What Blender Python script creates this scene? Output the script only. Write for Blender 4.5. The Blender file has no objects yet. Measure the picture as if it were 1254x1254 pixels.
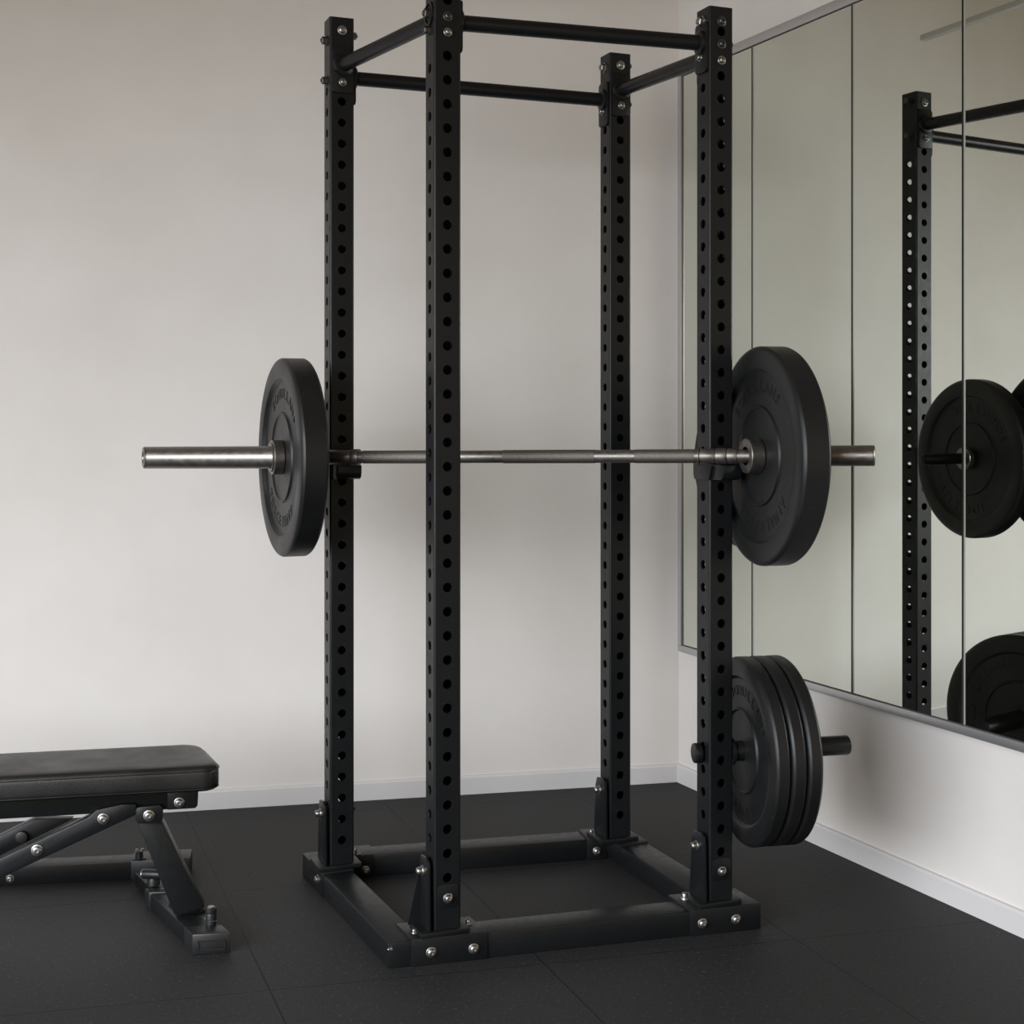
import bpy, bmesh, math, random
from mathutils import Vector, Matrix
random.seed(4)
SC = bpy.context.scene
COL = SC.collection
PI = math.pi
# ------------------------------------------------------------------ camera model
F, HOR, YAW, H = 1673.2, 510.0, 0.38, 1.15
cY, sY = math.cos(YAW), math.sin(YAW)

def W(x, z):                       # camera right / depth -> world X, Y
    return Vector((cY * x + sY * z, -sY * x + cY * z))
def ray(px, py):
    k = (px - 627) / F
    q = W(k, 1.0)
    return Vector((q.x, q.y, (HOR - py) / F))
EYE = Vector((0, 0, H))
def on_z(px, py, Z=0.0):           # point of the horizontal plane at height Z
    d = ray(px, py); t = (Z - H) / d.z
    return EYE + d * t
def on_plane(px, py, p, n):        # point of a vertical plane
    d = ray(px, py); t = (Vector(p) - EYE).dot(n) / d.dot(n)
    return EYE + d * t

# ------------------------------------------------------------------ materials
def nodes(name):
    m = bpy.data.materials.new(name); m.use_nodes = True
    nt = m.node_tree
    return m, nt, nt.nodes['Principled BSDF']
def N(nt, typ, **kw):
    n = nt.nodes.new(typ)
    for k, v in kw.items(): setattr(n, k, v)
    return n
def mat(name, col, rough, metal=0.0, nscale=None, ncol=0.0, nrough=0.0, bump=0.0, bscale=None, spec=0.5, speck=None):
    m, nt, b = nodes(name)
    b.inputs['Base Color'].default_value = (*col, 1)
    b.inputs['Roughness'].default_value = rough
    b.inputs['Metallic'].default_value = metal
    b.inputs['Specular IOR Level'].default_value = spec
    tc = N(nt, 'ShaderNodeTexCoord')
    L = nt.links.new
    last = None
    if nscale:
        n = N(nt, 'ShaderNodeTexNoise'); n.inputs['Scale'].default_value = nscale; n.inputs['Detail'].default_value = 5
        L(tc.outputs['Object'], n.inputs['Vector'])
        if ncol:
            mx = N(nt, 'ShaderNodeMix', data_type='RGBA')
            mx.inputs[6].default_value = (*[c * (1 - ncol) for c in col], 1)
            mx.inputs[7].default_value = (*[min(1, c * (1 + ncol)) for c in col], 1)
            L(n.outputs['Fac'], mx.inputs[0]); L(mx.outputs[2], b.inputs['Base Color']); last = mx.outputs[2]
        if nrough:
            mr = N(nt, 'ShaderNodeMapRange'); mr.inputs[1].default_value = .3; mr.inputs[2].default_value = .7
            mr.inputs[3].default_value = rough - nrough; mr.inputs[4].default_value = rough + nrough
            L(n.outputs['Fac'], mr.inputs[0]); L(mr.outputs[0], b.inputs['Roughness'])
    if speck:
        scale, thr, scol = speck
        v = N(nt, 'ShaderNodeTexNoise'); v.inputs['Scale'].default_value = scale; v.inputs['Detail'].default_value = 2
        L(tc.outputs['Object'], v.inputs['Vector'])
        mr = N(nt, 'ShaderNodeMapRange'); mr.inputs[1].default_value = thr; mr.inputs[2].default_value = thr + .06
        L(v.outputs['Fac'], mr.inputs[0])
        mx = N(nt, 'ShaderNodeMix', data_type='RGBA'); mx.inputs[7].default_value = (*scol, 1)
        if last: L(last, mx.inputs[6])
        else: mx.inputs[6].default_value = (*col, 1)
        L(mr.outputs[0], mx.inputs[0]); L(mx.outputs[2], b.inputs['Base Color'])
    if bump:
        n2 = N(nt, 'ShaderNodeTexNoise'); n2.inputs['Scale'].default_value = bscale or 400; n2.inputs['Detail'].default_value = 3
        L(tc.outputs['Object'], n2.inputs['Vector'])
        bp = N(nt, 'ShaderNodeBump'); bp.inputs['Strength'].default_value = bump; bp.inputs['Distance'].default_value = .001
        L(n2.outputs['Fac'], bp.inputs['Height']); L(bp.outputs[0], b.inputs['Normal'])
    return m

M = {}
M['coat'] = mat('black_powder_coat', (.0068, .0078, .0086), .36, nscale=60, nrough=.05, bump=.12, bscale=900, spec=.26)
M['rubber'] = mat('black_rubber', (.0080, .0085, .0089), .42, nscale=9, ncol=.2, nrough=.07, bump=.25, bscale=500, spec=.32, speck=(170, .735, (.07, .066, .058)))
M['shaft'] = mat('dull_bar_steel', (.175, .165, .150), .44, .9, nscale=90, ncol=.3, nrough=.08)
M['steel'] = mat('worn_steel', (.235, .222, .205), .38, .95, nscale=70, ncol=.25, nrough=.08)
M['knurl'] = mat('knurled_steel', (.150, .140, .124), .55, .9, nscale=300, ncol=.45, bump=.8, bscale=700)
M['bolt'] = mat('zinc_bolt', (.34, .335, .32), .38, 1.0, nscale=200, nrough=.06)
M['darkbolt'] = mat('dark_bolt', (.10, .10, .10), .38, .9)
M['vinyl'] = mat('black_vinyl', (.0065, .0066, .0066), .40, nscale=14, nrough=.07, bump=.3, bscale=260, spec=.55)
M['plastic'] = mat('black_plastic', (.009, .0095, .010), .42, bump=.1, bscale=500)
M['alu'] = mat('brushed_aluminium', (.55, .55, .56), .38, .85)
M['strip'] = mat('glint_metal', (.42, .43, .40), .5, .6)  # pale tone of the glint along the pane edges
M['backing'] = mat('dark_backing', (.02, .02, .018), .8)
M['white_paint'] = mat('white_skirting', (.60, .59, .585), .5, bump=.05, bscale=60)
M['ceil'] = mat('ceiling_paint', (.60, .51, .42), .9)

def wall_mat():
    m, nt, b = nodes('plaster_wall'); L = nt.links.new
    tc = N(nt, 'ShaderNodeTexCoord')
    n = N(nt, 'ShaderNodeTexNoise'); n.inputs['Scale'].default_value = 1.7; n.inputs['Detail'].default_value = 7; n.inputs['Roughness'].default_value = .62
    L(tc.outputs['Object'], n.inputs['Vector'])
    mx = N(nt, 'ShaderNodeMix', data_type='RGBA')
    mx.inputs[6].default_value = (.640, .612, .580, 1); mx.inputs[7].default_value = (.705, .682, .652, 1)
    mr = N(nt, 'ShaderNodeMapRange'); mr.inputs[1].default_value = .3; mr.inputs[2].default_value = .7
    L(n.outputs['Fac'], mr.inputs[0]); L(mr.outputs[0], mx.inputs[0]); L(mx.outputs[2], b.inputs['Base Color'])
    b.inputs['Roughness'].default_value = .82; b.inputs['Specular IOR Level'].default_value = .25
    n2 = N(nt, 'ShaderNodeTexNoise'); n2.inputs['Scale'].default_value = 26; n2.inputs['Detail'].default_value = 6
    L(tc.outputs['Object'], n2.inputs['Vector'])
    bp = N(nt, 'ShaderNodeBump'); bp.inputs['Strength'].default_value = .12; bp.inputs['Distance'].default_value = .004
    L(n2.outputs['Fac'], bp.inputs['Height']); L(bp.outputs[0], b.inputs['Normal'])
    return m
M['wall'] = wall_mat()

def mirror_mat():
    m, nt, b = nodes('mirror_glass')
    b.inputs['Base Color'].default_value = (.735, .765, .700, 1)
    b.inputs['Metallic'].default_value = 1; b.inputs['Roughness'].default_value = .012
    return m
M['mirror'] = mirror_mat()

# floor tile grid: two seam families found in the photograph
SEAM_A0 = on_z(331, 1213).xy; SEAM_A1 = on_z(228, 996).xy          # runs away from the camera
dA = (SEAM_A1 - SEAM_A0).normalized(); nA = Vector((dA.y, -dA.x))  # towards the right
SEAM_B1 = on_z(0, 1245).xy
dB = (SEAM_A0 - SEAM_B1).normalized(); nB = Vector((-dB.y, dB.x))  # away
TA = (on_z(656, 1169).xy - SEAM_A0).dot(nA)                        # tile widths
TB = .60
def floor_mat():
    m, nt, b = nodes('rubber_tile_floor'); L = nt.links.new
    tc = N(nt, 'ShaderNodeTexCoord')
    def dist(nv, p0, T):
        d = N(nt, 'ShaderNodeVectorMath', operation='DOT_PRODUCT'); d.inputs[1].default_value = (nv.x, nv.y, 0)
        L(tc.outputs['Object'], d.inputs[0])
        a = N(nt, 'ShaderNodeMath', operation='SUBTRACT'); a.inputs[1].default_value = nv.dot(p0); L(d.outputs['Value'], a.inputs[0])
        p = N(nt, 'ShaderNodeMath', operation='PINGPONG'); p.inputs[1].default_value = T / 2; L(a.outputs[0], p.inputs[0])
        return p
    pa, pb = dist(nA, SEAM_A0, TA), dist(nB, SEAM_A0, TB)
    mn = N(nt, 'ShaderNodeMath', operation='MINIMUM')
    sc = N(nt, 'ShaderNodeMath', operation='MULTIPLY'); sc.inputs[1].default_value = 1.1
    L(pb.outputs[0], sc.inputs[0]); L(pa.outputs[0], mn.inputs[0]); L(sc.outputs[0], mn.inputs[1])
    mr = N(nt, 'ShaderNodeMapRange'); mr.inputs[1].default_value = .0009; mr.inputs[2].default_value = .0024
    L(mn.outputs[0], mr.inputs[0])
    n = N(nt, 'ShaderNodeTexNoise'); n.inputs['Scale'].default_value = 2.2; n.inputs['Detail'].default_value = 6
    L(tc.outputs['Object'], n.inputs['Vector'])
    c1 = N(nt, 'ShaderNodeMix', data_type='RGBA'); c1.inputs[6].default_value = (.0120, .0120, .0121, 1); c1.inputs[7].default_value = (.0205, .0205, .0206, 1)
    L(n.outputs['Fac'], c1.inputs[0])
    g = N(nt, 'ShaderNodeTexNoise'); g.inputs['Scale'].default_value = 130; g.inputs['Detail'].default_value = 2
    L(tc.outputs['Object'], g.inputs['Vector'])
    gr = N(nt, 'ShaderNodeMapRange'); gr.inputs[1].default_value = .60; gr.inputs[2].default_value = .74
    L(g.outputs['Fac'], gr.inputs[0])
    c2 = N(nt, 'ShaderNodeMix', data_type='RGBA'); c2.inputs[7].default_value = (.050, .050, .052, 1)
    L(gr.outputs[0], c2.inputs[0]); L(c1.outputs[2], c2.inputs[6])
    c3 = N(nt, 'ShaderNodeMix', data_type='RGBA'); c3.inputs[6].default_value = (.004, .004, .004, 1)
    L(mr.outputs[0], c3.inputs[0]); L(c2.outputs[2], c3.inputs[7]); L(c3.outputs[2], b.inputs['Base Color'])
    b.inputs['Roughness'].default_value = .66; b.inputs['Specular IOR Level'].default_value = .35
    h = N(nt, 'ShaderNodeTexNoise'); h.inputs['Scale'].default_value = 260; L(tc.outputs['Object'], h.inputs['Vector'])
    hm = N(nt, 'ShaderNodeMath', operation='MULTIPLY'); hm.inputs[1].default_value = .35; L(h.outputs['Fac'], hm.inputs[0])
    ad = N(nt, 'ShaderNodeMath', operation='ADD'); L(hm.outputs[0], ad.inputs[0]); L(mr.outputs[0], ad.inputs[1])
    bp = N(nt, 'ShaderNodeBump'); bp.inputs['Strength'].default_value = .5; bp.inputs['Distance'].default_value = .0015
    L(ad.outputs[0], bp.inputs['Height']); L(bp.outputs[0], b.inputs['Normal'])
    return m
M['floor'] = floor_mat()

# ------------------------------------------------------------------ mesh builder (world or local coordinates)
class MB:
    def __init__(s): s.v = []; s.f = []
    def add(s, vs, fs):
        b = len(s.v); s.v += [Vector(v) for v in vs]; s.f += [[i + b for i in f] for f in fs]; return s
    def from_bm(s, bm):
        bm.verts.ensure_lookup_table()
        for i, v in enumerate(bm.verts): v.index = i
        s.add([v.co.copy() for v in bm.verts], [[v.index for v in f.verts] for f in bm.faces]); bm.free(); return s
    def hexa(s, pts, bev=0.0, seg=2):          # 8 points: bottom loop then top loop
        bm = bmesh.new(); vs = [bm.verts.new(p) for p in pts]; n = len(pts) // 2
        bm.faces.new([vs[i] for i in reversed(range(n))]); bm.faces.new([vs[n + i] for i in range(n)])
        for i in range(n): j = (i + 1) % n; bm.faces.new((vs[i], vs[j], vs[n + j], vs[n + i]))
        bmesh.ops.recalc_face_normals(bm, faces=bm.faces)
        if bev:
            bmesh.ops.bevel(bm, geom=list(bm.edges), offset=bev, segments=seg, profile=.5, affect='EDGES', clamp_overlap=True)
        return s.from_bm(bm)
    def prism(s, poly, z0, z1, bev=0.0, seg=2):
        return s.hexa([(p[0], p[1], z0) for p in poly] + [(p[0], p[1], z1) for p in poly], bev, seg)
    def box(s, x0, x1, y0, y1, z0, z1, bev=0.0, seg=2):
        return s.prism([(x0, y0), (x1, y0), (x1, y1), (x0, y1)], z0, z1, bev, seg)
    def plate(s, poly3, thick, bev=0.0):       # planar polygon extruded by a vector
        t = Vector(thick)
        return s.hexa([Vector(p) for p in poly3] + [Vector(p) + t for p in poly3], bev, 2)
    def lathe(s, prof, p0, axis, seg=32, caps=(False, False)):
        a = Vector(axis).normalized(); u = a.orthogonal().normalized(); w = a.cross(u); p0 = Vector(p0)
        vs = []; fs = []
        for (t, r) in prof:
            for k in range(seg):
                an = 2 * PI * k / seg
                vs.append(p0 + a * t + (u * math.cos(an) + w * math.sin(an)) * r)
        for i in range(len(prof) - 1):
            for k in range(seg):
                j = (k + 1) % seg
                fs.append([i * seg + k, i * seg + j, (i + 1) * seg + j, (i + 1) * seg + k])
        if caps[0]: fs.append(list(reversed(range(seg))))
        if caps[1]: fs.append([(len(prof) - 1) * seg + k for k in range(seg)])
        return s.add(vs, fs)
    def cyl(s, p0, p1, r, seg=24, bev=0.0, n0=None, n1=None):
        p0 = Vector(p0); p1 = Vector(p1); d = (p1 - p0); l = d.length
        if bev:
            return s.lathe([(0, 0), (0, r - bev), (bev * .3, r - bev * .3), (bev, r), (l - bev, r), (l - bev * .3, r - bev * .3), (l, r - bev), (l, 0)], p0, d, seg)
        a = d / l; u = a.orthogonal().normalized(); w = a.cross(u); vs = []
        for p, n in ((p0, n0), (p1, n1)):
            for k in range(seg):
                an = 2 * PI * k / seg; o = (u * math.cos(an) + w * math.sin(an)) * r
                if n is not None: o = o - a * (o.dot(n) / a.dot(n))
                vs.append(p + o)
        fs = [[k, (k + 1) % seg, seg + (k + 1) % seg, seg + k] for k in range(seg)]
        fs += [list(reversed(range(seg))), [seg + k for k in range(seg)]]
        return s.add(vs, fs)
    def tube(s, pts, r, seg=8, closed=False):
        pts = [Vector(p) for p in pts]; n = len(pts); vs = []; fs = []
        for i, p in enumerate(pts):
            a = pts[(i + 1) % n] if (closed or i < n - 1) else p
            b = pts[i - 1] if (closed or i > 0) else p
            t = (a - b).normalized(); u = t.cross(Vector((0, 0, 1)))
            u = u.normalized() if u.length > 1e-4 else t.orthogonal().normalized(); w = t.cross(u)
            for k in range(seg):
                an = 2 * PI * k / seg; vs.append(p + (u * math.cos(an) + w * math.sin(an)) * r)
        for i in range(n if closed else n - 1):
            for k in range(seg):
                j = (k + 1) % seg; i2 = (i + 1) % n
                fs.append([i * seg + k, i * seg + j, i2 * seg + j, i2 * seg + k])
        if not closed: fs += [list(range(seg)), [(n - 1) * seg + k for k in range(seg)]]
        return s.add(vs, fs)
    def build(s, name, m, parent=None, smooth=True, angle=32, label=None):
        org = Vector((0, 0, 0)); q = parent
        while q is not None: org += q.location; q = q.parent
        me = bpy.data.meshes.new(name)
        bm = bmesh.new()
        vs = [bm.verts.new(v - org) for v in s.v]
        for f in s.f:
            try: bm.faces.new([vs[i] for i in f])
            except ValueError: pass
        bmesh.ops.remove_doubles(bm, verts=bm.verts, dist=1e-5)
        bmesh.ops.recalc_face_normals(bm, faces=bm.faces)
        ca = math.radians(angle)
        for e in bm.edges:
            e.smooth = len(e.link_faces) == 2 and e.calc_face_angle(0) < ca
        for f in bm.faces: f.smooth = smooth
        bm.to_mesh(me); bm.free()
        me.materials.append(M[m])
        o = bpy.data.objects.new(name, me); COL.objects.link(o)
        if parent: o.parent = parent
        if label: o['label'] = label
        return o

def thing(name, loc, label, cat, group=None):
    o = bpy.data.objects.new(name, None); COL.objects.link(o); o.location = loc
    o.empty_display_size = .1
    o['label'] = label; o['category'] = cat
    if group: o['group'] = group
    return o
def struct(o): o['kind'] = 'structure'; return o

def bolt(parent, pos, nrm, r=.0108, m='bolt', h=1.0):
    prof = [(0, r), (.0022 * h, r), (.0028 * h, r * .93), (.0028 * h, r * .74), (.007 * h, r * .72), (.009 * h, r * .55), (.0095 * h, r * .40), (.0095 * h, r * .34), (.0055 * h, r * .32), (.0055 * h, 0)]
    return MB().lathe(prof, pos, nrm, 20).build('bolt', m, parent, angle=40)
def nut(parent, pos, nrm, r=.0105, m='darkbolt', h=.012):
    return MB().lathe([(0, r * 1.2), (.0025, r * 1.2), (.0025, r * .9), (h, r * .9), (h + .001, r * .8), (h + .001, r * .45), (h + .004, r * .4), (h + .004, 0)], pos, nrm, 6).build('nut', m, parent, angle=20)

# ------------------------------------------------------------------ room
def YB(x): return 4.0112 + (x - .8) * (3.7279 - 4.0112) / 1.68 + .012        # back wall face
def XR(y): return 2.0872 + (y - 3.6) * (2.002 - 2.0872) / 1.4 + .012         # right wall face
CEIL = 3.0
XL, YF = -2.7, -3.4
corner = Vector((2.0752 + .012, 3.7962 + .012))
struct(MB().box(XL - .2, 3.0, YF, 5.0, -.05, 0).build('floor', 'floor'))
struct(MB().prism([(XL - .15, YB(XL - .15)), (2.6, YB(2.6)), (2.6, YB(2.6) + .15), (XL - .15, YB(XL - .15) + .15)], 0, CEIL).build('wall_back', 'wall'))
struct(MB().prism([(XR(YF), YF), (XR(YF) + .15, YF), (XR(3.83) + .15, 3.83), (XR(3.83), 3.83)], 0, CEIL).build('wall_right', 'wall'))
struct(MB().prism([(XL - .2, YF), (3.0, YF), (3.0, 5.0), (XL - .2, 5.0)], CEIL, CEIL + .05).build('ceiling', 'ceil'))
# left wall with the window that lights the room (outside the frame)
WY0, WY1, WZ0, WZ1 = -1.5, 3.0, .55, 2.4
wl = MB()
wl.box(XL - .15, XL, YF, WY0, 0, CEIL); wl.box(XL - .15, XL, WY1, 4.62, 0, CEIL)
wl.box(XL - .15, XL, WY0, WY1, 0, WZ0); wl.box(XL - .15, XL, WY0, WY1, WZ1, CEIL)
struct(wl.build('wall_left', 'wall'))
wf = MB()
for (a, b, c_, d) in ((WY0, WY1, WZ0, WZ0 + .05), (WY0, WY1, WZ1 - .05, WZ1), (WY0, WY0 + .05, WZ0, WZ1), (WY1 - .05, WY1, WZ0, WZ1), (1.82, 1.87, WZ0, WZ1)):
    wf.box(XL - .09, XL - .03, a, b, c_, d, .004)
struct(wf.build('window_1', 'white_paint'))
# skirting
dBW = (Vector((2.48, YB(2.48))) - Vector((.8, YB(.8)))).normalized(); nBW = Vector((dBW.y, -dBW.x))
dRW = (Vector((XR(2), 2)) - Vector((XR(3.6), 3.6))).normalized(); nRW = Vector((dRW.y, -dRW.x))
if nRW.x > 0: nRW = -nRW
if nBW.y > 0: nBW = -nBW
def skirting(p, d, n, l0, l1, name):
    mb = MB(); prof = [(0, 0), (.012, 0), (.012, .050), (.008, .056), (0, .057)]
    vs = []; 
    for l in (l0, l1):
        for (t, z) in prof:
            q = p + d * l + n * t; vs.append((q.x, q.y, z))
    k = len(prof)
    mb.add(vs, [[i, (i + 1) % k, k + (i + 1) % k, k + i] for i in range(k)] + [list(range(k)), [k + i for i in range(k)]])
    struct(mb.build(name, 'white_paint', angle=20))
skirting(corner, -dBW, nBW, -.02, 4.7, 'baseboard_back')
skirting(corner, dRW, nRW, -.02, 7.0, 'baseboard_right')
# unseen slim rail, added under the ceiling to give the mirror its pale band
rl0 = Vector((1.154, 3.604)); rl1 = Vector((1.178, 3.146)); rld = (rl1 - rl0).normalized()
rail_c = thing('mirror_band_rail', (*(rl0 + rld * 1.0), 2.386), 'thin pale rail added under the ceiling for the band across the top of the mirror', 'rail')
e0, e1 = rl0 + rld * .02, rl0 + rld * 2.6; rn = Vector((-rld.y, rld.x)) * .012
MB().prism([e0 - rn, e1 - rn, e1 + rn, e0 + rn], 2.386, 2.404, .001).build('rail_bar', 'alu', rail_c)
for t in (1.0, 2.3):
    p = rl0 + rld * t
    MB().cyl((p.x, p.y, 2.40), (p.x, p.y, CEIL), .005, 12).build('hanger', 'alu', rail_c)

# ------------------------------------------------------------------ wall mirror
M0 = Vector((2.041957, 3.59931906)); M1 = Vector((1.9688, 5.0))
mdir = (M0 - M1).normalized()                       # towards the camera
mn = Vector((mdir.y, -mdir.x)); mn = mn if mn.x < 0 else -mn
def mp(y, off=0.0):                                  # point of the mirror plane at world Y
    q = M1 + mdir * ((y - M1.y) / mdir.y) + mn * off
    return q
ZM0, ZM1 = .450, 2.192
mt = thing('wall_mirror', (*mp(2.6, -.03), ZM0 - .02), 'large frameless-looking mirror of tall panels in a thin silver frame on the right wall', 'mirror')
mt['label'] = 'wide wall mirror of tall joined panels in a thin silver frame on the right wall'
def mbox(mb, y0, y1, z0, z1, o0, o1, bev=0):
    mb.prism([mp(y0, o0), mp(y1, o0), mp(y1, o1), mp(y0, o1)], z0, z1, bev)
joints = [3.690, 3.324, 2.888, 2.499, 2.10, 1.70, 1.30]
bk = MB(); mbox(bk, 3.700, 1.28, ZM0 - .01, ZM1 + .01, -.030, -.0055); bk.build('backing_board', 'backing', mt)
fr = MB()
mbox(fr, 3.712, 1.27, ZM0 - .021, ZM0 - .001, -.032, .006, .0015)
mbox(fr, 3.712, 1.27, ZM1 + .001, ZM1 + .027, -.032, .006, .0015)
mbox(fr, 3.712, 3.693, ZM0 - .001, ZM1 + .001, -.032, .006, .0015)
mbox(fr, 1.29, 1.27, ZM0 - .001, ZM1 + .001, -.032, .006, .0015)
fr.build('mirror_frame', 'alu', mt)
for a, b in zip(joints[:-1], joints[1:]):
    p = MB(); mbox(p, a - .0036, b + .0036, ZM0 + .002, ZM1 - .002, -.005, 0)
    p.build('mirror_panel', 'mirror', mt, smooth=False)
    if a < 3.6:
        e = MB(); mbox(e, a - .0037, a - .0068, ZM0 + .002, ZM1 - .002, -.004, .0012); e.build('bevel_glint', 'strip', mt, smooth=False)  # pale strip stands in for the glint of a bevelled pane edge
# reflect helper (for the added plate that only the mirror shows)
mn3 = Vector((mn.x, mn.y, 0))
def reflect(q):
    q = Vector(q); return q - 2 * mn3 * (q - Vector((M0.x, M0.y, 0))).dot(mn3)

# ------------------------------------------------------------------ power rack
WP = .060; ZB = .068
POST = {'A': (.9145, 2.7314, 2.09), 'B': (.8149, 3.2238, 2.116), 'C': (1.5339, 3.1625, 2.085), 'D': (1.5398, 2.6666, 2.067)}
rack = thing('power_rack', (1.2, 2.95, 0), 'tall black four-post power rack with drilled uprights standing on rubber floor', 'squat rack')

HR = .0098; PITCH = .0511; PH = .0219
def upright(x0, y0, zt, skip_front=(), front_top=1.9, side_top=1.9, front_bot=.16, side_bot=.20, extra=()):
    mb = MB(); r = .0045; w = WP
    faces = [  # origin corner, tangent, normal, kind
        (Vector((x0, y0, 0)), Vector((1, 0, 0)), Vector((0, -1, 0)), 'f'),
        (Vector((x0 + w, y0, 0)), Vector((0, 1, 0)), Vector((1, 0, 0)), 'r'),
        (Vector((x0 + w, y0 + w, 0)), Vector((-1, 0, 0)), Vector((0, 1, 0)), 'k'),
        (Vector((x0, y0 + w, 0)), Vector((0, -1, 0)), Vector((-1, 0, 0)), 's')]
    for (o, u, n, k) in faces:
        ph = {'f': PH, 's': PH + PITCH * .55, 'k': PH + PITCH * .5, 'r': PH + PITCH * .30}[k]
        lo, hi = (side_bot, side_top) if k in 'sr' else (front_bot, front_top)
        hs = [ph + i * PITCH for i in range(0, 60) if lo < ph + i * PITCH < hi]
        if k == 'f': hs += [e for e in extra]
        hs.sort()
        z = ZB
        def quad(z0, z1):
            if z1 - z0 > 1e-5:
                mb.add([o + u * r + Vector((0, 0, z0)), o + u * (w - r) + Vector((0, 0, z0)), o + u * (w - r) + Vector((0, 0, z1)), o + u * r + Vector((0, 0, z1))], [[0, 1, 2, 3]])
        for hz in hs:
            a, b = w / 2 - r, PITCH / 2
            if hz in extra: b = .014
            if hz - b < z - 1e-4: b = max(HR * 1.05, hz - z)
            quad(z, hz - b); z = hz + b
            cen = o + u * (w / 2) + Vector((0, 0, hz))
            ca = math.atan2(b, a)
            angs = sorted([2 * PI * i / 20 for i in range(20)] + [ca, PI - ca, PI + ca, 2 * PI - ca])
            m = len(angs); outer = []; inner = []; deep = []
            for an in angs:
                cx, cz = math.cos(an), math.sin(an)
                t = min(a / abs(cx) if abs(cx) > 1e-9 else 9, b / abs(cz) if abs(cz) > 1e-9 else 9)
                outer.append(cen + u * cx * t + Vector((0, 0, cz * t)))
                q = cen + u * cx * HR + Vector((0, 0, cz * HR))
                bv = cen + u * cx * (HR + .0008) + Vector((0, 0, cz * (HR + .0008)))
                inner.append(bv); deep.append(q - n * .0030)
            vs = outer + inner + deep
            fs = []
            for i in range(m):
                j = (i + 1) % m
                fs += [[i, j, m + j, m + i], [m + i, m + j, 2 * m + j, 2 * m + i]]
            mb.add(vs, fs)
        quad(z, zt)
    cs = [(x0 + r, y0 + r, PI), (x0 + w - r, y0 + r, 1.5 * PI), (x0 + w - r, y0 + w - r, 0), (x0 + r, y0 + w - r, .5 * PI)]
    top = []
    for (cx, cy, a0) in cs:
        pts = [(cx + r * math.cos(a0 + PI / 2 * i / 4), cy + r * math.sin(a0 + PI / 2 * i / 4)) for i in range(5)]
        top += pts
        for p, q in zip(pts[:-1], pts[1:]):
            mb.add([(*p, ZB), (*q, ZB), (*q, zt), (*p, zt)], [[0, 1, 2, 3]])
    mb.add([(*p, zt) for p in top], [list(range(len(top)))])
    return mb.build('upright', 'coat', rack, angle=30)

U = {}
U['A'] = upright(*POST['A'], front_top=1.93, side_top=1.94, extra=(2.03,))
U['B'] = upright(*POST['B'], front_top=1.93, side_top=1.99, front_bot=.12)
U['C'] = upright(*POST['C'], front_top=1.92, side_top=1.90, front_bot=.12)
U['D'] = upright(*POST['D'], front_top=1.935, side_top=1.92, extra=(2.012,))

def face_pt(k, face, Z, off=0.0):
    x0, y0, _ = POST[k]; h = WP / 2
    return Vector({'f': (x0 + h, y0 - off, Z), 'l': (x0 - off, y0 + h, Z), 'r': (x0 + WP + off, y0 + h, Z), 'b': (x0 + h, y0 + WP + off, Z)}[face])
FN = {'f': Vector((0, -1, 0)), 'l': Vector((-1, 0, 0)), 'r': Vector((1, 0, 0)), 'b': Vector((0, 1, 0))}
def face_z(k, face, py):               # height of a pixel row on a post face
    p = face_pt(k, face, 0); z = sY * p.x + cY * p.y
    return H + (HOR - py) / F * z

def stadium(cen, u, w, h, n, thick, rr=None, seg=8):   # rounded upright plate on a face
    rr = rr or w / 2 - 1e-4; pts = []
    for (sx, sz, a0) in ((1, 1, 0), (-1, 1, PI / 2), (-1, -1, PI), (1, -1, 1.5 * PI)):
        for i in range(seg + 1):
            a = a0 + PI / 2 * i / seg
            pts.append(cen + u * (sx * (w / 2 - rr) + rr * math.cos(a)) + Vector((0, 0, sz * (h / 2 - rr) + rr * math.sin(a))))
    return pts, n * thick
UX = Vector((1, 0, 0)); UY = Vector((0, 1, 0))
TAN = {'f': UX, 'b': UX, 'l': UY, 'r': UY}

# crossbars at the top, each with a bracket plate and a round collar at both ends
def crossbar(k0, f0, z0, k1, f1, z1, plates):
    p0, p1 = face_pt(k0, f0, z0), face_pt(k1, f1, z1)
    cb = MB().cyl(p0, p1, .0172, 28).build('crossbar', 'coat', rack)
    for (k, f, z, p, q) in ((k0, f0, z0, p0, p1), (k1, f1, z1, p1, p0)):
        d = (q - p).normalized()
        fl = MB()
        pts, t = stadium(face_pt(k, f, z - .012, 0), TAN[f], .052, .112, FN[f], .006, .010)
        fl.plate(pts, t, .001)
        fl.lathe([(0, 0), (0, .027), (.007, .027), (.010, .022), (.010, 0)], p + d * .004, d, 28)
        fl.build('end_flange', 'coat', cb)
    return cb
cb1 = crossbar('A', 'r', 1.993, 'D', 'l', 1.990, ())
cb2 = crossbar('B', 'r', 1.978, 'C', 'l', 1.968, ())
cb3 = crossbar('A', 'b', 2.006, 'B', 'f', 2.000, ())
cb4 = crossbar('C', 'f', 1.990, 'D', 'b', 1.968, ())
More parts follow.
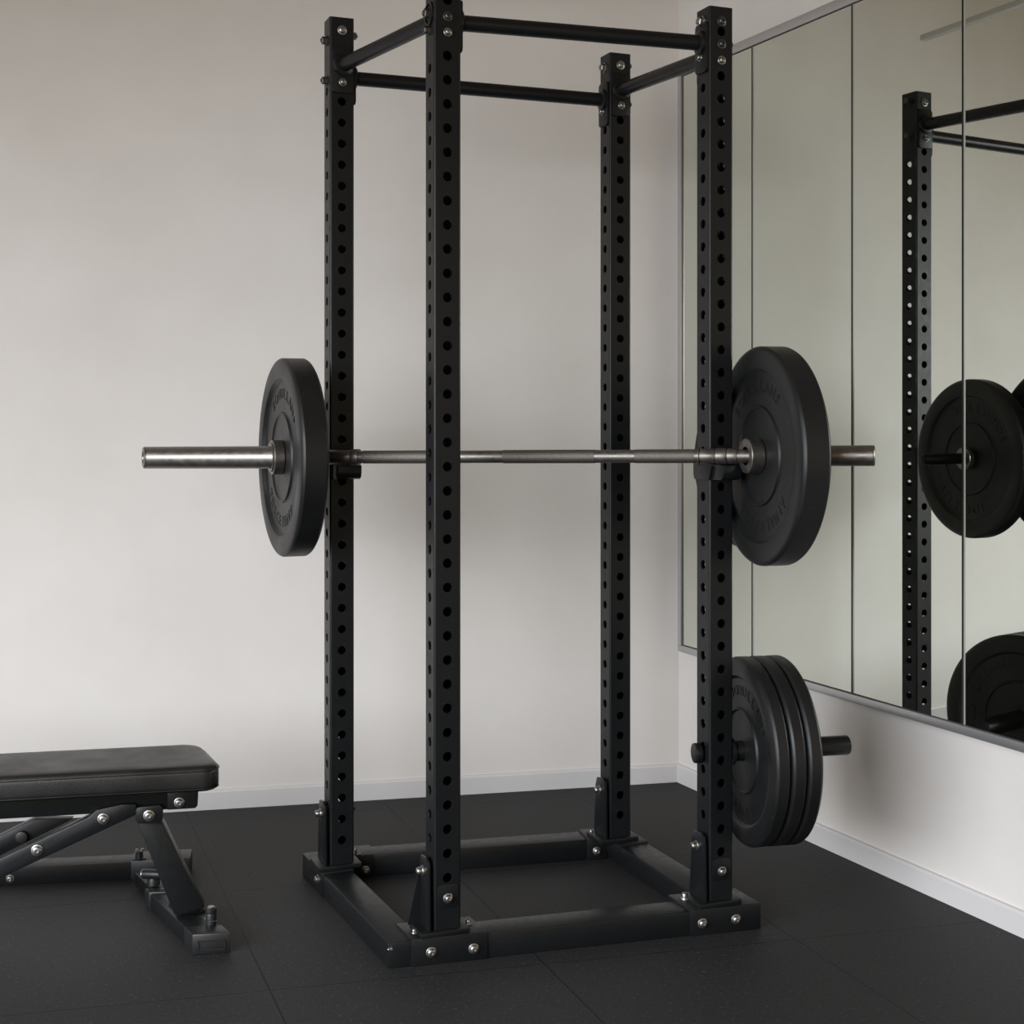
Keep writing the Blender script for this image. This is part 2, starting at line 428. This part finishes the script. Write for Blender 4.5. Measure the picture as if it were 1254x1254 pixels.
# bolts at the post heads: (post, face, pixel row, size, material)
for (k, f, py, r, m) in (
        ('B', 'f', 37, .0115, 'bolt'), ('C', 'f', 80, .0115, 'bolt'),
        ('A', 'f', 20, .0105, 'darkbolt'), ('A', 'f', 39.5, .0095, 'bolt'),
        ('D', 'f', 26, .0115, 'darkbolt'), ('D', 'f', 54, .0110, 'darkbolt'), ('D', 'f', 74, .0100, 'bolt')):
    bolt(U[k], face_pt(k, f, face_z(k, f, py)), FN[f], r, m)
for (k, f, py) in (('B', 'f', 101.4), ('C', 'f', 130)):
    bolt(U[k], face_pt(k, f, face_z(k, f, py), .006), FN[f], .0098)
for (k, f, py, r, m) in (('B', 'l', 50, .0105, 'darkbolt'), ('B', 'l', 99, .010, 'darkbolt'), ('B', 'r', 44, .010, 'darkbolt'),
        ('C', 'l', 83, .0115, 'bolt'), ('C', 'r', 81, .010, 'darkbolt'), ('C', 'r', 128, .010, 'darkbolt'),
        ('D', 'l', 27, .012, 'bolt'), ('D', 'r', 55, .011, 'darkbolt'),
        ('A', 'l', 17, .0125, 'darkbolt'), ('A', 'l', 37, .009, 'darkbolt')):
    nut(U[k], face_pt(k, f, face_z(k, f, py)), FN[f], r, m)
for (k, f, py) in (('C', 'l', 137), ('D', 'l', 71)):
    bolt(U[k], face_pt(k, f, face_z(k, f, py), .006), FN[f], .0085)
# round washer groove on the near post's left face
MB().lathe([(0, .026), (.004, .026), (.004, .021), (0, .021)], face_pt('A', 'l', face_z('A', 'l', 17)) + Vector((0, .0, 0)), FN['l'], 28).build('washer', 'coat', U['A'])

# base frame on the floor
BH = .054; SH = .058
F0 = on_z(475, 1187).xy; F1 = on_z(931, 1137).xy
dF = (F1 - F0).normalized(); nF = Vector((-dF.y, dF.x)); nF = nF if nF.y > 0 else -nF
Lb = on_z(372.4, 1073).xy; dL = (Lb - F0).normalized(); nL = Vector((dL.y, -dL.x)); nL = nL if nL.x > 0 else -nL
R0 = on_z(745.6, 1053).xy; R1 = on_z(822.3, 1104.8).xy; dR = (R0 - R1).normalized(); nR = Vector((dR.y, -dR.x)); nR = nR if nR.x > 0 else -nR
K0 = on_z(457.4, 1073.6).xy; K1 = on_z(718.7, 1053.6).xy; dK = (K1 - K0).normalized(); nK = Vector((-dK.y, dK.x)); nK = nK if nK.y > 0 else -nK
def meet(p, d, q, e):
    den = d.x * e.y - d.y * e.x; t = ((q.x - p.x) * e.y - (q.y - p.y) * e.x) / den
    return p + d * t
BW = .074
def beam(poly, z1=BH, name='base_beam', bev=.004):
    return MB().prism(poly, 0, z1, bev).build(name, 'coat', rack)
# left beam, front to back
lb_in0 = meet(F0, dF, F0 + nL * BW, dL); beam([F0, lb_in0, Lb + nL * BW, Lb])
# front beam between left beam and right corner
fb_a = meet(F0, dF, F0 + nL * (BW - .004), dL)
fb_b = meet(F0 + nF * BW, dF, F0 + nL * (BW - .004), dL)
fe = F1 - dF * .004
beam([fb_a, fe, fe + nF * BW, fb_b])
# right beam from the front beam to the back
rb0 = meet(F0 + nF * (BW - .004), dF, R1, dR); rb1 = meet(F0 + nF * (BW - .004), dF, R1 + nR * .078, dR)
kb = K0 + nK * BW
rb2 = meet(kb, dK, R1 + nR * .078, dR); rb3 = meet(kb, dK, R1, dR)
beam([rb0, rb1, rb2, rb3])
# back beam
bb0 = meet(K0, dK, F0 + nL * (BW - .004), dL); bb1 = meet(K0, dK, R1 + nR * .004, dR)
bb2 = meet(kb, dK, R1 + nR * .004, dR); bb3 = meet(kb, dK, F0 + nL * (BW - .004), dL)
beam([bb0, bb1, bb2, bb3])
# corner sleeves over the beam joints
def par(pa, pb, d, depth, e=.004):
    n = (pb - pa).normalized(); o = -d.normalized() * e
    return [pa + o, pb + o, pb + d * depth, pa + d * depth]
sA0 = meet(F0, dF, Vector((0, 0)), (on_z(503.5, 1184).xy).normalized()); sA1 = meet(F0, dF, Vector((0, 0)), (on_z(597, 1175).xy).normalized())
slA = beam(par(sA0, sA1, dL, .098), SH, 'corner_sleeve', .003)
sD0 = meet(F0, dF, Vector((0, 0)), (on_z(845, 1148).xy).normalized())
slD = beam(par(sD0, F1, dR, .105), SH, 'corner_sleeve', .003)
sB0 = Lb; sB1 = meet(F0, dL, Vector((0, 0)), (on_z(395.5, 1094).xy).normalized())
slBm = MB().prism([sB0 - nL * .004 + dL * .002, sB1 - nL * .004, sB1 + nL * (BW + .003), sB0 + nL * (BW + .003) + dL * .002], 0, SH, .003)
kB1 = K0
slBm.prism([bb0 - nK * .004 - dK * .01, kB1 - nK * .004, kB1 + nK * (BW + .004), bb3 + nK * .004 - dK * .01], 0, SH - .001, .003)
slB = slBm.build('corner_sleeve', 'coat', rack)
slC = MB().prism([K1 - nK * .004, meet(K0 - nK * .004, dK, R1 - nR * .001, dR), meet(kb + nK * .003, dK, R1, dR), K1 + nK * (BW + .004)], 0, SH, .003)
cc = Vector((POST['C'][0], POST['C'][1]))
q0 = meet(cc + Vector((0, -.03)), UX.xy, R1, dR); q1 = meet(cc + Vector((0, -.03)), UX.xy, R1 + nR * .081, dR)
slC.prism([q0 - nR * .003, q1, meet(kb, dK, R1 + nR * .081, dR), meet(kb, dK, R1 - nR * .003, dR)], .02, SH, .003)
slC = slC.build('corner_sleeve', 'coat', rack)
nF3 = Vector((-nF.x, -nF.y, 0)); pF = Vector((F0.x, F0.y, 0)) + nF3 * .004
for sl, pts in ((slA, ((528, 1166), (580, 1161.5))), (slD, ((860, 1130.5), (901, 1125.5)))):
    for (px, py) in pts: bolt(sl, on_plane(px, py, pF, nF3), nF3, .0112)
nL3 = Vector((-nL.x, -nL.y, 0)); bolt(slB, on_plane(390, 1076.5, Vector((F0.x, F0.y, 0)) + nL3 * .004, nL3), nL3, .0112)
nK3 = Vector((-nK.x, -nK.y, 0)); pK = Vector((K0.x, K0.y, 0)) + nK3 * .004
bolt(slB, on_plane(447.5, 1065.5, pK, nK3), nK3, .0108)
bolt(slC, on_plane(731, 1042, pK, nK3), nK3, .0112)
UP = Vector((0, 0, 1))
bolt(slA, on_z(573, 1131.5, SH), UP, .0085, h=1.2); bolt(slA, on_z(507, 1143, ZB), UP, .0055)
bolt(slD, on_z(838.5, 1101, SH), UP, .0098, h=1.6); bolt(slB, on_z(437, 1046, SH), UP, .0095, h=1.5)
bolt(slC, on_z(724, 1023, SH), UP, .006, h=1.6)
bolt(slA, on_plane(480, 1158 + 4, Vector((F0.x, F0.y, 0)), nL3), nL3, .004)

# foot plates, side brackets and low bolts of each upright
for k in 'ABCD':
    x0, y0, _ = POST[k]
    fp = MB().box(x0 - .032, x0 + WP + .016, y0 - .012, y0 + WP + .014, SH - .001, ZB, .002)
    fp.build('foot_plate', 'coat', rack)
    sb = MB(); X1 = x0 - .008
    ya, yb = y0 - .002, y0 + WP + .002
    pts = [(X1, ya - .003, ZB), (X1, yb + .006, ZB), (X1, yb - .004, .195), (X1, yb - .012, .214), (X1, ya + .016, .219), (X1, ya + .006, .212), (X1, ya + .003, .198)]
    sb.plate(pts, (-.006, 0, 0), .0012)
    sb.box(X1 - .001, x0, y0 + .018, y0 + WP - .010, ZB, .20)
    s = sb.build('side_bracket', 'coat', rack)
    bolt(s, (X1 - .006, y0 + .030, .187), FN['l'], .0112, h=1.7)
    nut(U[k], (x0 + WP, y0 + .03, .190), FN['r'], .0085, h=.006)
    if k in 'AD':
        pts, t = stadium(face_pt(k, 'f', .137), UX, .048, .050, FN['f'], .002, .012)
        lp = MB().plate(pts, t, .0008).build('low_plate', 'coat', rack)
        bolt(lp, face_pt(k, 'f', .133, .002), FN['f'], .0108)
ax, ay = POST['A'][:2]
MB().plate([(ax - .013, ay + .050, ZB), (ax - .042, ay + .050, ZB), (ax - .015, ay + .050, .19)], (0, .003, 0)).build('gusset', 'coat', rack)

# ------------------------------------------------------------------ weight plates
def rot_axis(deg_cam):                       # horizontal unit vector at an angle from the camera's right, positive away
    a = math.radians(deg_cam); q = W(math.cos(a), math.sin(a)); return Vector((q.x, q.y, 0))
def letters(txt, R, size, mid_deg, depth, flip=False, spread=1.0):
    """raised letters set round a ring; local axis X points out of the face"""
    out = MB(); n = len(txt)
    for i, ch in enumerate(txt):
        cu = bpy.data.curves.new('tmp', 'FONT'); cu.body = ch; cu.size = size; cu.extrude = depth / 2; cu.align_x = 'CENTER'; cu.resolution_u = 2
        ob = bpy.data.objects.new('tmp', cu)
        me = bpy.data.meshes.new_from_object(ob)
        step = spread * math.degrees(size * .80 / R)
        a = math.radians(mid_deg + (i - (n - 1) / 2) * step * (1 if flip else -1))
        vs = []
        for v in me.vertices:
            x, y, z = v.co
            y -= size * .35
            if flip: rad = R - y; t = a + x / R
            else: rad = R + y; t = a - x / R
            vs.append((z, rad * math.cos(t), rad * math.sin(t)))
        out.add(vs, [list(p.vertices) for p in me.polygons])
        bpy.data.objects.remove(ob); bpy.data.curves.remove(cu); bpy.data.meshes.remove(me)
    return out
def plate_meshes(R, T, bore, top, bottom):
    """disc about local X, outer (lettered) face towards -X at x=0, back at x=T"""
    b = MB(); c = .007; dp = min(.0095, T * .17)
    half = [(dp - .001, bore), (dp - .001, R * .425), (dp - .0045, R * .437), (dp - .0045, R * .450), (dp, R * .462), (dp, R * .770), (dp - .0015, R * .778), (.0008, R * .795), (0, R * .805), (0, R - c - .004), (.0012, R - c), (c * .6, R - .0022), (c + .001, R)]
    prof = half + [(T - x, r) for (x, r) in reversed(half)]
    if bore > .001: prof.append(half[0])
    b.lathe(prof, (0, 0, 0), (1, 0, 0), 96)
    l = MB()
    for fx, sgn in ((dp, -1), (T - dp, 1)):
        for txt, mid, flip in ((top, 90, False), (bottom, -90, True)):
            t = letters(txt, R * .645, R * .155, mid, .0020, flip)
            for v in t.v:
                if sgn < 0: v.y = -v.y
                v.x = fx + sgn * (.0006 + v.x * .6)
            l.add(t.v, t.f)
    return b, l
PM = {}
def weight_plate(key, R, T, bore, pos, axis, label, group=None, roll=0.0, text=('BOMULLANS', 'TDICEIWNV')):
    o = thing('weight_plate', pos, label, 'weight plate', group)
    ang = math.atan2(axis.y, axis.x)
    o.rotation_euler = (0, 0, ang)
    if key not in PM:
        b, l = plate_meshes(R, T, bore, *text)
        loc = o.location.copy(); 
        for mb in (b, l):
            for v in mb.v: v += loc
        PM[key] = (b.add(l.v, l.f).build('disc', 'rubber', o, angle=28),)
        kids = PM[key]
    else:
        kids = []
        for src in PM[key]:
            q = src.copy(); COL.objects.link(q); q.parent = o; kids.append(q)
    for q in kids: q.rotation_euler = (roll, 0, 0)
    return o

# ------------------------------------------------------------------ barbell
def bar_xz(t): return (-.3945 + .84 * t, 3.235 - .24 * t)
def bar_pt(t):
    x, z = bar_xz(t); q = W(x, z)
    return Vector((q.x, q.y, H - .1022 + (t + .624) / 2.014 * .019))
def bar_at(px):                                  # point of the axis seen at a pixel column
    k = (px - 627) / F; t = (3.235 * k + .3945) / (.84 + .24 * k); return bar_pt(t)
barbell = thing('barbell', bar_pt(.5) - Vector((0, 0, .03)), 'long steel barbell resting on two hooks across the rack', 'barbell')
RP = .2385; TP = .065
nl, nr = rot_axis(22.5), rot_axis(13.5)
lo_c = bar_at(341); li_c = lo_c + nl * TP        # left plate: outer and inner face centres
ri_c = bar_at(925); ro_c = ri_c + nr * TP
weight_plate('big', RP, TP, .0, lo_c, nl, 'big black bumper plate on the left end of the barbell', roll=.15)
weight_plate('big', RP, TP, .0, ri_c, nr, 'big black bumper plate on the right end of the barbell, beside the mirror', roll=-.12)

bd = (bar_pt(1) - bar_pt(0)).normalized()
def end_on(c, n, sgn, off):                      # point of the bar axis on the plane through c + sgn*n*off
    p = bar_pt(0); q = c + n * sgn * off
    return p + bd * ((q - p).dot(n) / bd.dot(n))
# shaft: from the left plate's inner face to the right plate's inner face
s0 = end_on(li_c, nl, 1, -.007); s1 = end_on(ri_c, nr, -1, -.007)
RS = .0152
def seg(px0, px1, r, name, m, parent=barbell, bev=.0):
    a = s0 if px0 is None else bar_at(px0); b = s1 if px1 is None else bar_at(px1)
    return MB().cyl(a, b, r, 28, bev, nl if px0 is None else None, nr if px1 is None else None).build(name, m, parent)
shaft = seg(None, None, RS - .0006, 'shaft', 'shaft')
for a, b in ((445, 563), (617, 729), (778, 851)): seg(a, b, RS + .0002, 'knurled_grip', 'knurl', shaft)
for a, b, r in ((404, 431, .0172), (432.5, 440.5, .0190), (854, 857, .0168), (858, 876, .0165), (877, 890, .0180), (891, 903, .0172)):
    seg(a, b, r, 'ring', 'shaft', shaft, .0008)
# collars: right inner, left outer, left inner hub
MB().lathe([(0, .0205), (0, .0365), (.0015, .0385), (.0295, .0385), (.031, .0365), (.031, .0205)], ri_c - nr * .0235, nr, 40).build('collar', 'steel', barbell)
MB().lathe([(0, .0265), (0, .0350), (.003, .0350), (.003, .0395), (.0045, .0415), (.026, .0415), (.028, .040), (.028, .0265)], lo_c - nl * .0205, nl, 40).build('collar', 'steel', barbell)
MB().lathe([(0, .016), (0, .031), (.017, .031), (.019, .029), (.019, .016)], li_c + nl * -.0075, nl, 32).build('collar', 'darkbolt', barbell)
# sleeves
sl0 = bar_at(177); sl1 = end_on(lo_c, nl, -1, -.007)
ls = MB().cyl(sl0, sl1, .0272, 40, 0, nl, nl).build('sleeve', 'steel', barbell)
def ring_on(p, n, r0, r1, d0, d1, name, m, parent):
    return MB().lathe([(d0, r0), (d0, r1), (d1, r1), (d1, r0)], p, n, 36).build(name, m, parent)
MB().lathe([(0, .0), (.0, .0135), (-.004, .0150), (-.004, .0240), (-.003, .0262), (.001, .0270)], sl0, nl, 36).build('end_cap', 'steel', ls)
MB().lathe([(-.0012, 0), (-.0012, .0132)], sl0, nl, 24).build('end_plug', 'darkbolt', ls)
sr0 = end_on(ro_c, nr, 1, -.007); sr1 = bar_at(1071.5)
rsl = MB().cyl(sr0, sr1 - bd * .004, .0222, 40, 0, nr, None)
rsl.lathe([(0, .0222), (.0025, .0218), (.004, .0195), (.004, 0)], sr1 - bd * .004, bd, 40)
rsl.build('sleeve', 'steel', barbell)

# ------------------------------------------------------------------ bar hooks
def j_hook(k, label, bar, xa, xb, side):
    x0, y0, _ = POST[k]
    zt = bar.z - RS - .0045; zb = zt - .034
    o = thing('bar_hook', (x0 + .03, y0 - .02, zb), label, 'bar hook')
    yf = y0 - .062
    body = MB()
    # cradle: a block under the bar with a rounded lower lip
    pts = [(xa, y0 - .001, zb), (xa, yf + .014, zb), (xa, yf + .004, zb + .005), (xa, yf, zb + .015), (xa, yf, zt), (xa, y0 - .001, zt)]
    body.plate(pts, (xb - xa, 0, 0), .002)
    body.build('cradle', 'coat', o)
    if side:
        X1 = x0 - .001
        MB().plate([(X1, y0 + .058, zb - .001), (X1, y0 + .062, zb + .010), (X1, y0 + .062, zt - .004), (X1, y0 - .020, zt - .002), (X1, y0 - .008, zb - .001)], (-.006, 0, 0), .001).build('side_plate', 'coat', o)
    return o
xD, yD, _ = POST['D']; xB, yB, _ = POST['B']
j_hook('D', 'black hook holding the barbell on the right front upright', bar_at(876), xD - .001, xD + .046, True)
j_hook('B', 'black hook holding the barbell on the back left upright', bar_at(423), xB + .004, xB + .062, False)

# ------------------------------------------------------------------ storage horn with three plates
hd = rot_axis(12.0)
cD = Vector((xD + .03, yD + .03, 0))
zc = sY * cD.x + cY * cD.y
hz = H - (921 - HOR) / F * zc
hc = Vector((cD.x, cD.y, hz))
def along(px, c=hc, d=hd):                      # point of a horizontal line through c seen at a pixel column
    r_ = ray(px, HOR); a = Vector((r_.x, r_.y)); t = (c.x * a.y - c.y * a.x) / (d.y * a.x - d.x * a.y)
    return c + d * t
horn = MB()
h0 = along(849.5); h1 = along(1038.5)
horn.cyl(h0, hc + hd * -.0335, .0222, 32, .002); horn.cyl(hc + hd * .034, h1, .0222, 32, .004)
horn.build('weight_horn', 'coat', rack)
MB().lathe([(0, .0225), (0, .031), (.006, .031), (.008, .029), (.008, .0225)], hc + hd * .036, hd, 32).build('horn_collar', 'coat', rack)
pf = along(905.5)
TS, RSM = .0368, .2105
for i, nm in enumerate(('first black weight plate on the low storage horn, against the upright', 'middle of the three weight plates on the low storage horn', 'outermost weight plate on the low storage horn, facing the right wall')):
    weight_plate('small', RSM, TS, .0232, pf + hd * (i * (TS + .0006)), hd, nm, 'plates on the storage horn', roll=(.3, 1.4, 2.2)[i])
# upper horn and plate added out of sight behind the bar for the mirror's reflection
rp = Vector((1.735, 2.812, H - (561 - HOR) / F * 3.58))
hd2 = rot_axis(math.degrees(YAW) + 6.0)
T2 = .045
weight_plate('mid', .206, T2, .0150, rp - hd2 * T2 / 2, hd2, 'black plate added out of sight behind the loaded bar, for its reflection in the mirror', roll=.4)
u2 = MB().cyl(rp - hd2 * .034, rp + hd2 * .165, .0140, 28, .003)
u2.prism([(xD + WP - .022, yD + WP), (xD + WP - .002, yD + WP), (1.622, 2.838), (1.706, 2.838), (1.706, 2.856), (1.604, 2.856)], rp.z - .012, rp.z + .012, .002)
u2.box(1.698, 1.706, 2.792, 2.850, rp.z - .02, rp.z + .02, .002)
u2.build('weight_horn', 'coat', rack)
MB().lathe([(0, .0142), (0, .029), (.012, .029), (.014, .027), (.014, .0142)], rp + hd2 * (T2 / 2 + .001), hd2, 32).build('horn_collar', 'steel', rack)

# ------------------------------------------------------------------ weight bench
tb_ = math.radians(12.0); tv = math.radians(25.0)
def bl(u, v, z):                                  # u: along the bench to the left, v: across it, away
    x = -.6250 - math.cos(tb_) * u - math.sin(tv) * v
    zz = 2.955 - math.sin(tb_) * u + math.cos(tv) * v
    q = W(x, zz); return Vector((q.x, q.y, z))
bu = (bl(1, 0, 0) - bl(0, 0, 0)).normalized(); bv = (bl(0, 1, 0) - bl(0, 0, 0)).normalized()
bn = Vector((bu.y, -bu.x, 0)); bn = bn if bn.y < 0 else -bn      # faces the camera
def bp(px, py, v): return on_plane(px, py, bl(0, v, 0), bn)
bench = thing('weight_bench', bl(.5, .12, 0), 'black padded weight bench on folded steel legs, left of the rack', 'bench')
PZ1, PT = .395, .056
def rounded(u0, u1, v0, v1, r, ins, seg=8):
    pts = []
    for (cu, cv, a0) in ((u1 - r, v1 - r, 0), (u0 + r, v1 - r, PI / 2), (u0 + r, v0 + r, PI), (u1 - r, v0 + r, 1.5 * PI)):
        for i in range(seg + 1):
            a = a0 + PI / 2 * i / seg
            pts.append((cu + (r - ins) * math.cos(a), cv + (r - ins) * math.sin(a)))
    return pts
PW = .232
pad = MB(); rings = []
for (z, ins) in ((0, .010), (.002, .005), (.007, .001), (.014, 0), (.038, 0), (.047, .0015), (.052, .005), (.0548, .010), (.0562, .018), (.0570, .034)):
    rings.append([bl(a, b, PZ1 - PT + z) for a, b in rounded(0, 1.12, 0, PW, .045, ins)])
k = len(rings[0]); vs = [p for r_ in rings for p in r_]; fs = []
for i in range(len(rings) - 1):
    for j in range(k): fs.append([i * k + j, i * k + (j + 1) % k, (i + 1) * k + (j + 1) % k, (i + 1) * k + j])
fs += [list(reversed(range(k))), [(len(rings) - 1) * k + j for j in range(k)]]
pad.add(vs, fs); padO = pad.build('pad', 'vinyl', bench, angle=50)
for z in (.0455, .0065):
    MB().tube([bl(a, b, PZ1 - PT + z) for a, b in rounded(0, 1.12, 0, PW, .045, -.0004 if z > .02 else .0008)], .0014, 6, True).build('seam', 'vinyl', padO)
def ub(mb, u0, u1, v0, v1, z0, z1, bev=.003): return mb.hexa([bl(u0, v0, z0), bl(u1, v0, z0), bl(u1, v1, z0), bl(u0, v1, z0), bl(u0, v0, z1), bl(u1, v0, z1), bl(u1, v1, z1), bl(u0, v1, z1)], bev)
rail = ub(MB(), .060, 1.06, .086, .150, .283, .3392).build('pad_rail', 'coat', bench)
# end plate with bolt
V1 = .083
def bplate(pix, v, thick, name, bev=.002, parent=bench, m='coat'):
    pts = [bp(px, py, v) for px, py in pix]
    return MB().plate(pts, -bn * thick, bev).build(name, m, parent)
ep = bplate([(205, 968), (243, 965), (242, 987), (239, 990), (205, 992)], V1, .06, 'end_plate')
bolt(ep, bp(219.5, 982.5, V1), bn, .0115)
pv = bplate([(168, 989), (196, 986), (199.5, 989), (199.5, 1003), (196, 1008), (170, 1009), (166, 1005), (166, 993)], .070, .012, 'pivot_bracket')
bolt(pv, bp(182.5, 998.5, .070), bn, .0122)
# diagonal arms
arm = bplate([(108, 1001), (118, 992), (150, 985), (167, 985), (167, 998), (0, 1076), (-70, 1108), (-70, 1085), (0, 1052)], .072, .030, 'diagonal_arm', .003)
bolt(arm, bp(126.5, 1002.5, .072), bn, .0122); bolt(arm, bp(45.5, 1041, .072), bn, .0125)
arm2 = bplate([(42, 1003), (90, 1003), (0, 1048), (-70, 1084), (-70, 1060), (0, 1024)], .150, .028, 'diagonal_arm', .003)
MB().cyl(bp(27, 1024, .150) + bn * .012, bp(27, 1024, .150), .013, 20, .002).build('pivot_boss', 'plastic', arm2)
# front leg and foot
leg = bplate([(166, 1003), (197, 1003), (251, 1113), (214, 1122)], .086, .045, 'leg', .004)
FH = .042
f0 = on_z(236, 1169).xy; f1 = on_z(280, 1166.5).xy; fb = on_z(180.5, 1113).xy
fd = (fb - f0).normalized(); fl_ = (fb - f0).length
foot = MB().prism([f0, f1, f1 + fd * fl_, f0 + fd * fl_], .003, FH, .004).build('foot', 'coat', bench)
fx = (f1 - f0).normalized()
def cap(t0, t1, name):
    a, b = f0 - fx * .003, f1 + fx * .003
    return MB().prism([a + fd * t0, b + fd * t0, b + fd * t1, a + fd * t1], 0, FH + .003, .004).build(name, 'plastic', foot)
c1 = cap(-.006, .050, 'end_cap'); c2 = cap(fl_ - .022, fl_ + .012, 'end_cap')
fn3 = Vector((-fx.y, fx.x, 0)); fn3 = fn3 if fn3.y < 0 else -fn3
ctr = (f0 + f1) / 2 - fd * .0062
for dz0, dz1, a0, a1 in ((.010, .0125, -.029, .029), (.028, .0305, -.029, .029), (.010, .0305, -.029, -.0265), (.010, .0305, .0265, .029)):
    p = [Vector((*(ctr + fx * a0), dz0)), Vector((*(ctr + fx * a1), dz0)), Vector((*(ctr + fx * a1), dz1)), Vector((*(ctr + fx * a0), dz1))]
    MB().plate(p, fn3 * .0022, 0).build('cap_rim', 'plastic', c1)
w0, w1, w2, w3 = (on_z(px, py, FH) for px, py in ((220, 1121.5), (253, 1117), (244, 1106), (206, 1108)))
MB().prism([w0.xy, w1.xy, w2.xy, w3.xy], FH - .001, FH + .007, .002).build('weld_plate', 'coat', foot)
pb_ = on_z(258.5, 1133, FH)
pin = MB().lathe([(0, .0115), (.024, .0115), (.027, .0105), (.030, .0125), (.036, .0125), (.039, .010), (.040, 0)], pb_, UP, 24).build('locking_pin', 'plastic', foot)
MB().lathe([(.0395, .0085), (.0412, .007), (.0412, 0)], pb_, UP, 20).build('pin_tip', 'bolt', pin)
MB().tube([on_z(250, 1124, FH + .012), on_z(255, 1129, FH + .014), pb_ + Vector((.004, -.012, .012)), pb_ + Vector((.012, -.004, .009))], .0009, 6).build('pin_wire', 'bolt', pin)
# base beam along the back of the bench, its sleeve and knobs
b0 = on_z(-330, 1102).xy; b1 = on_z(233, 1074).xy; bdv = (b1 - b0).normalized(); bnv = Vector((-bdv.y, bdv.x)); bnv = bnv if bnv.y > 0 else -bnv
bs = meet(b0, bdv, Vector((0, 0)), on_z(160, 1080).xy.normalized())
base = MB().prism([b0, b1 - bdv * .01, b1 - bdv * .01 + bnv * .066, b0 + bnv * .066], 0, .044, .003).build('base_beam', 'coat', bench)
bsl = MB().prism([bs - bnv * .004, b1 - bnv * .004, b1 + bnv * .072, bs + bnv * .072], 0, .049, .004).build('beam_sleeve', 'plastic', base)
kp = on_z(170.5, 1052, .049)
MB().lathe([(0, .016), (.003, .016), (.003, .010), (.018, .009), (.020, .007), (.020, 0)], kp, UP, 20).build('knob', 'plastic', bsl)
for dx in (-.006, .007):
    MB().lathe([(0, .0045), (.005, .0045), (.007, .003), (.0075, 0)], kp + Vector((dx, -.003, .0195)), UP, 12).build('bolt', 'bolt', bsl)
bolt(base, on_plane(12.5, 1075.5, Vector((b0.x, b0.y, 0)), Vector((-bnv.x, -bnv.y, 0))), Vector((-bnv.x, -bnv.y, 0)), .010)
# short link between foot and base, and the quick-release lever on it
lk0 = (f0 + f1) / 2 + fd * (fl_ - .005); lk1 = lk0 + fd * .16
lx = fx * .022
MB().prism([lk0 - lx, lk0 + lx, lk1 + lx, lk1 - lx], .006, .040, .003).build('link_tube', 'coat', bench)
lv0 = on_z(174.5, 1070, .072); lv1 = on_z(203, 1071, .072)
lev = MB().cyl(lv0, lv1, .0115, 20, .003).build('release_lever', 'plastic', bench)
MB().lathe([(-.004, 0), (-.004, .006), (-.001, .0105), (.004, .0105), (.004, 0)], lv0, lv1 - lv0, 18).build('lever_end', 'bolt', lev)
ps = on_z(188, 1083, .045)
MB().lathe([(0, .016), (.012, .015), (.024, .011), (.024, 0)], ps, UP, 18).build('lever_post', 'plastic', lev)
# far end support, outside the frame
ub(MB(), .86, .92, .09, .145, .03, .29, .003).build('leg', 'coat', bench)
ub(MB(), .86, .92, -.02, .30, 0, .045, .003).build('foot', 'coat', bench)

# ------------------------------------------------------------------ light
def area(name, loc, rot, sx, sy, e, col):
    l = bpy.data.lights.new(name, 'AREA'); l.shape = 'RECTANGLE'; l.size = sx; l.size_y = sy; l.energy = e; l.color = col
    o = bpy.data.objects.new(name, l); COL.objects.link(o); o.location = loc; o.rotation_euler = rot; return o
def aim(loc, tgt):
    return (Vector(tgt) - Vector(loc)).to_track_quat('-Z', 'Y').to_euler()
wl_ = (XL + .02, (WY0 + WY1) / 2, (WZ0 + WZ1) / 2)
L1 = area('window_daylight', wl_, aim(wl_, (1.9, 3.7, -2.0)), 4.4, 1.8, 155, (.92, .965, 1.04))
L1.data.spread = math.radians(108)
w = bpy.data.worlds.new('room_ambient'); SC.world = w; w.use_nodes = True
bg = w.node_tree.nodes['Background']; bg.inputs[0].default_value = (1.0, .78, .50, 1); bg.inputs[1].default_value = .88

# ------------------------------------------------------------------ camera
cam = bpy.data.cameras.new('camera'); co = bpy.data.objects.new('camera', cam); COL.objects.link(co)
co.location = (0, 0, H); co.rotation_euler = (PI / 2, 0, -YAW)
cam.sensor_width = 36; cam.lens = 36 * F / 1254; cam.shift_y = (HOR - 627) / 1254; cam.clip_start = .05
SC.camera = co
vs = SC.view_settings
vs.view_transform = 'Standard'; vs.look = 'None'; vs.exposure = 0; vs.gamma = 1; vs.use_curve_mapping = False
SC.cycles.use_denoising = True
SC.cycles.max_bounces = 8; SC.cycles.glossy_bounces = 5; SC.cycles.diffuse_bounces = 4
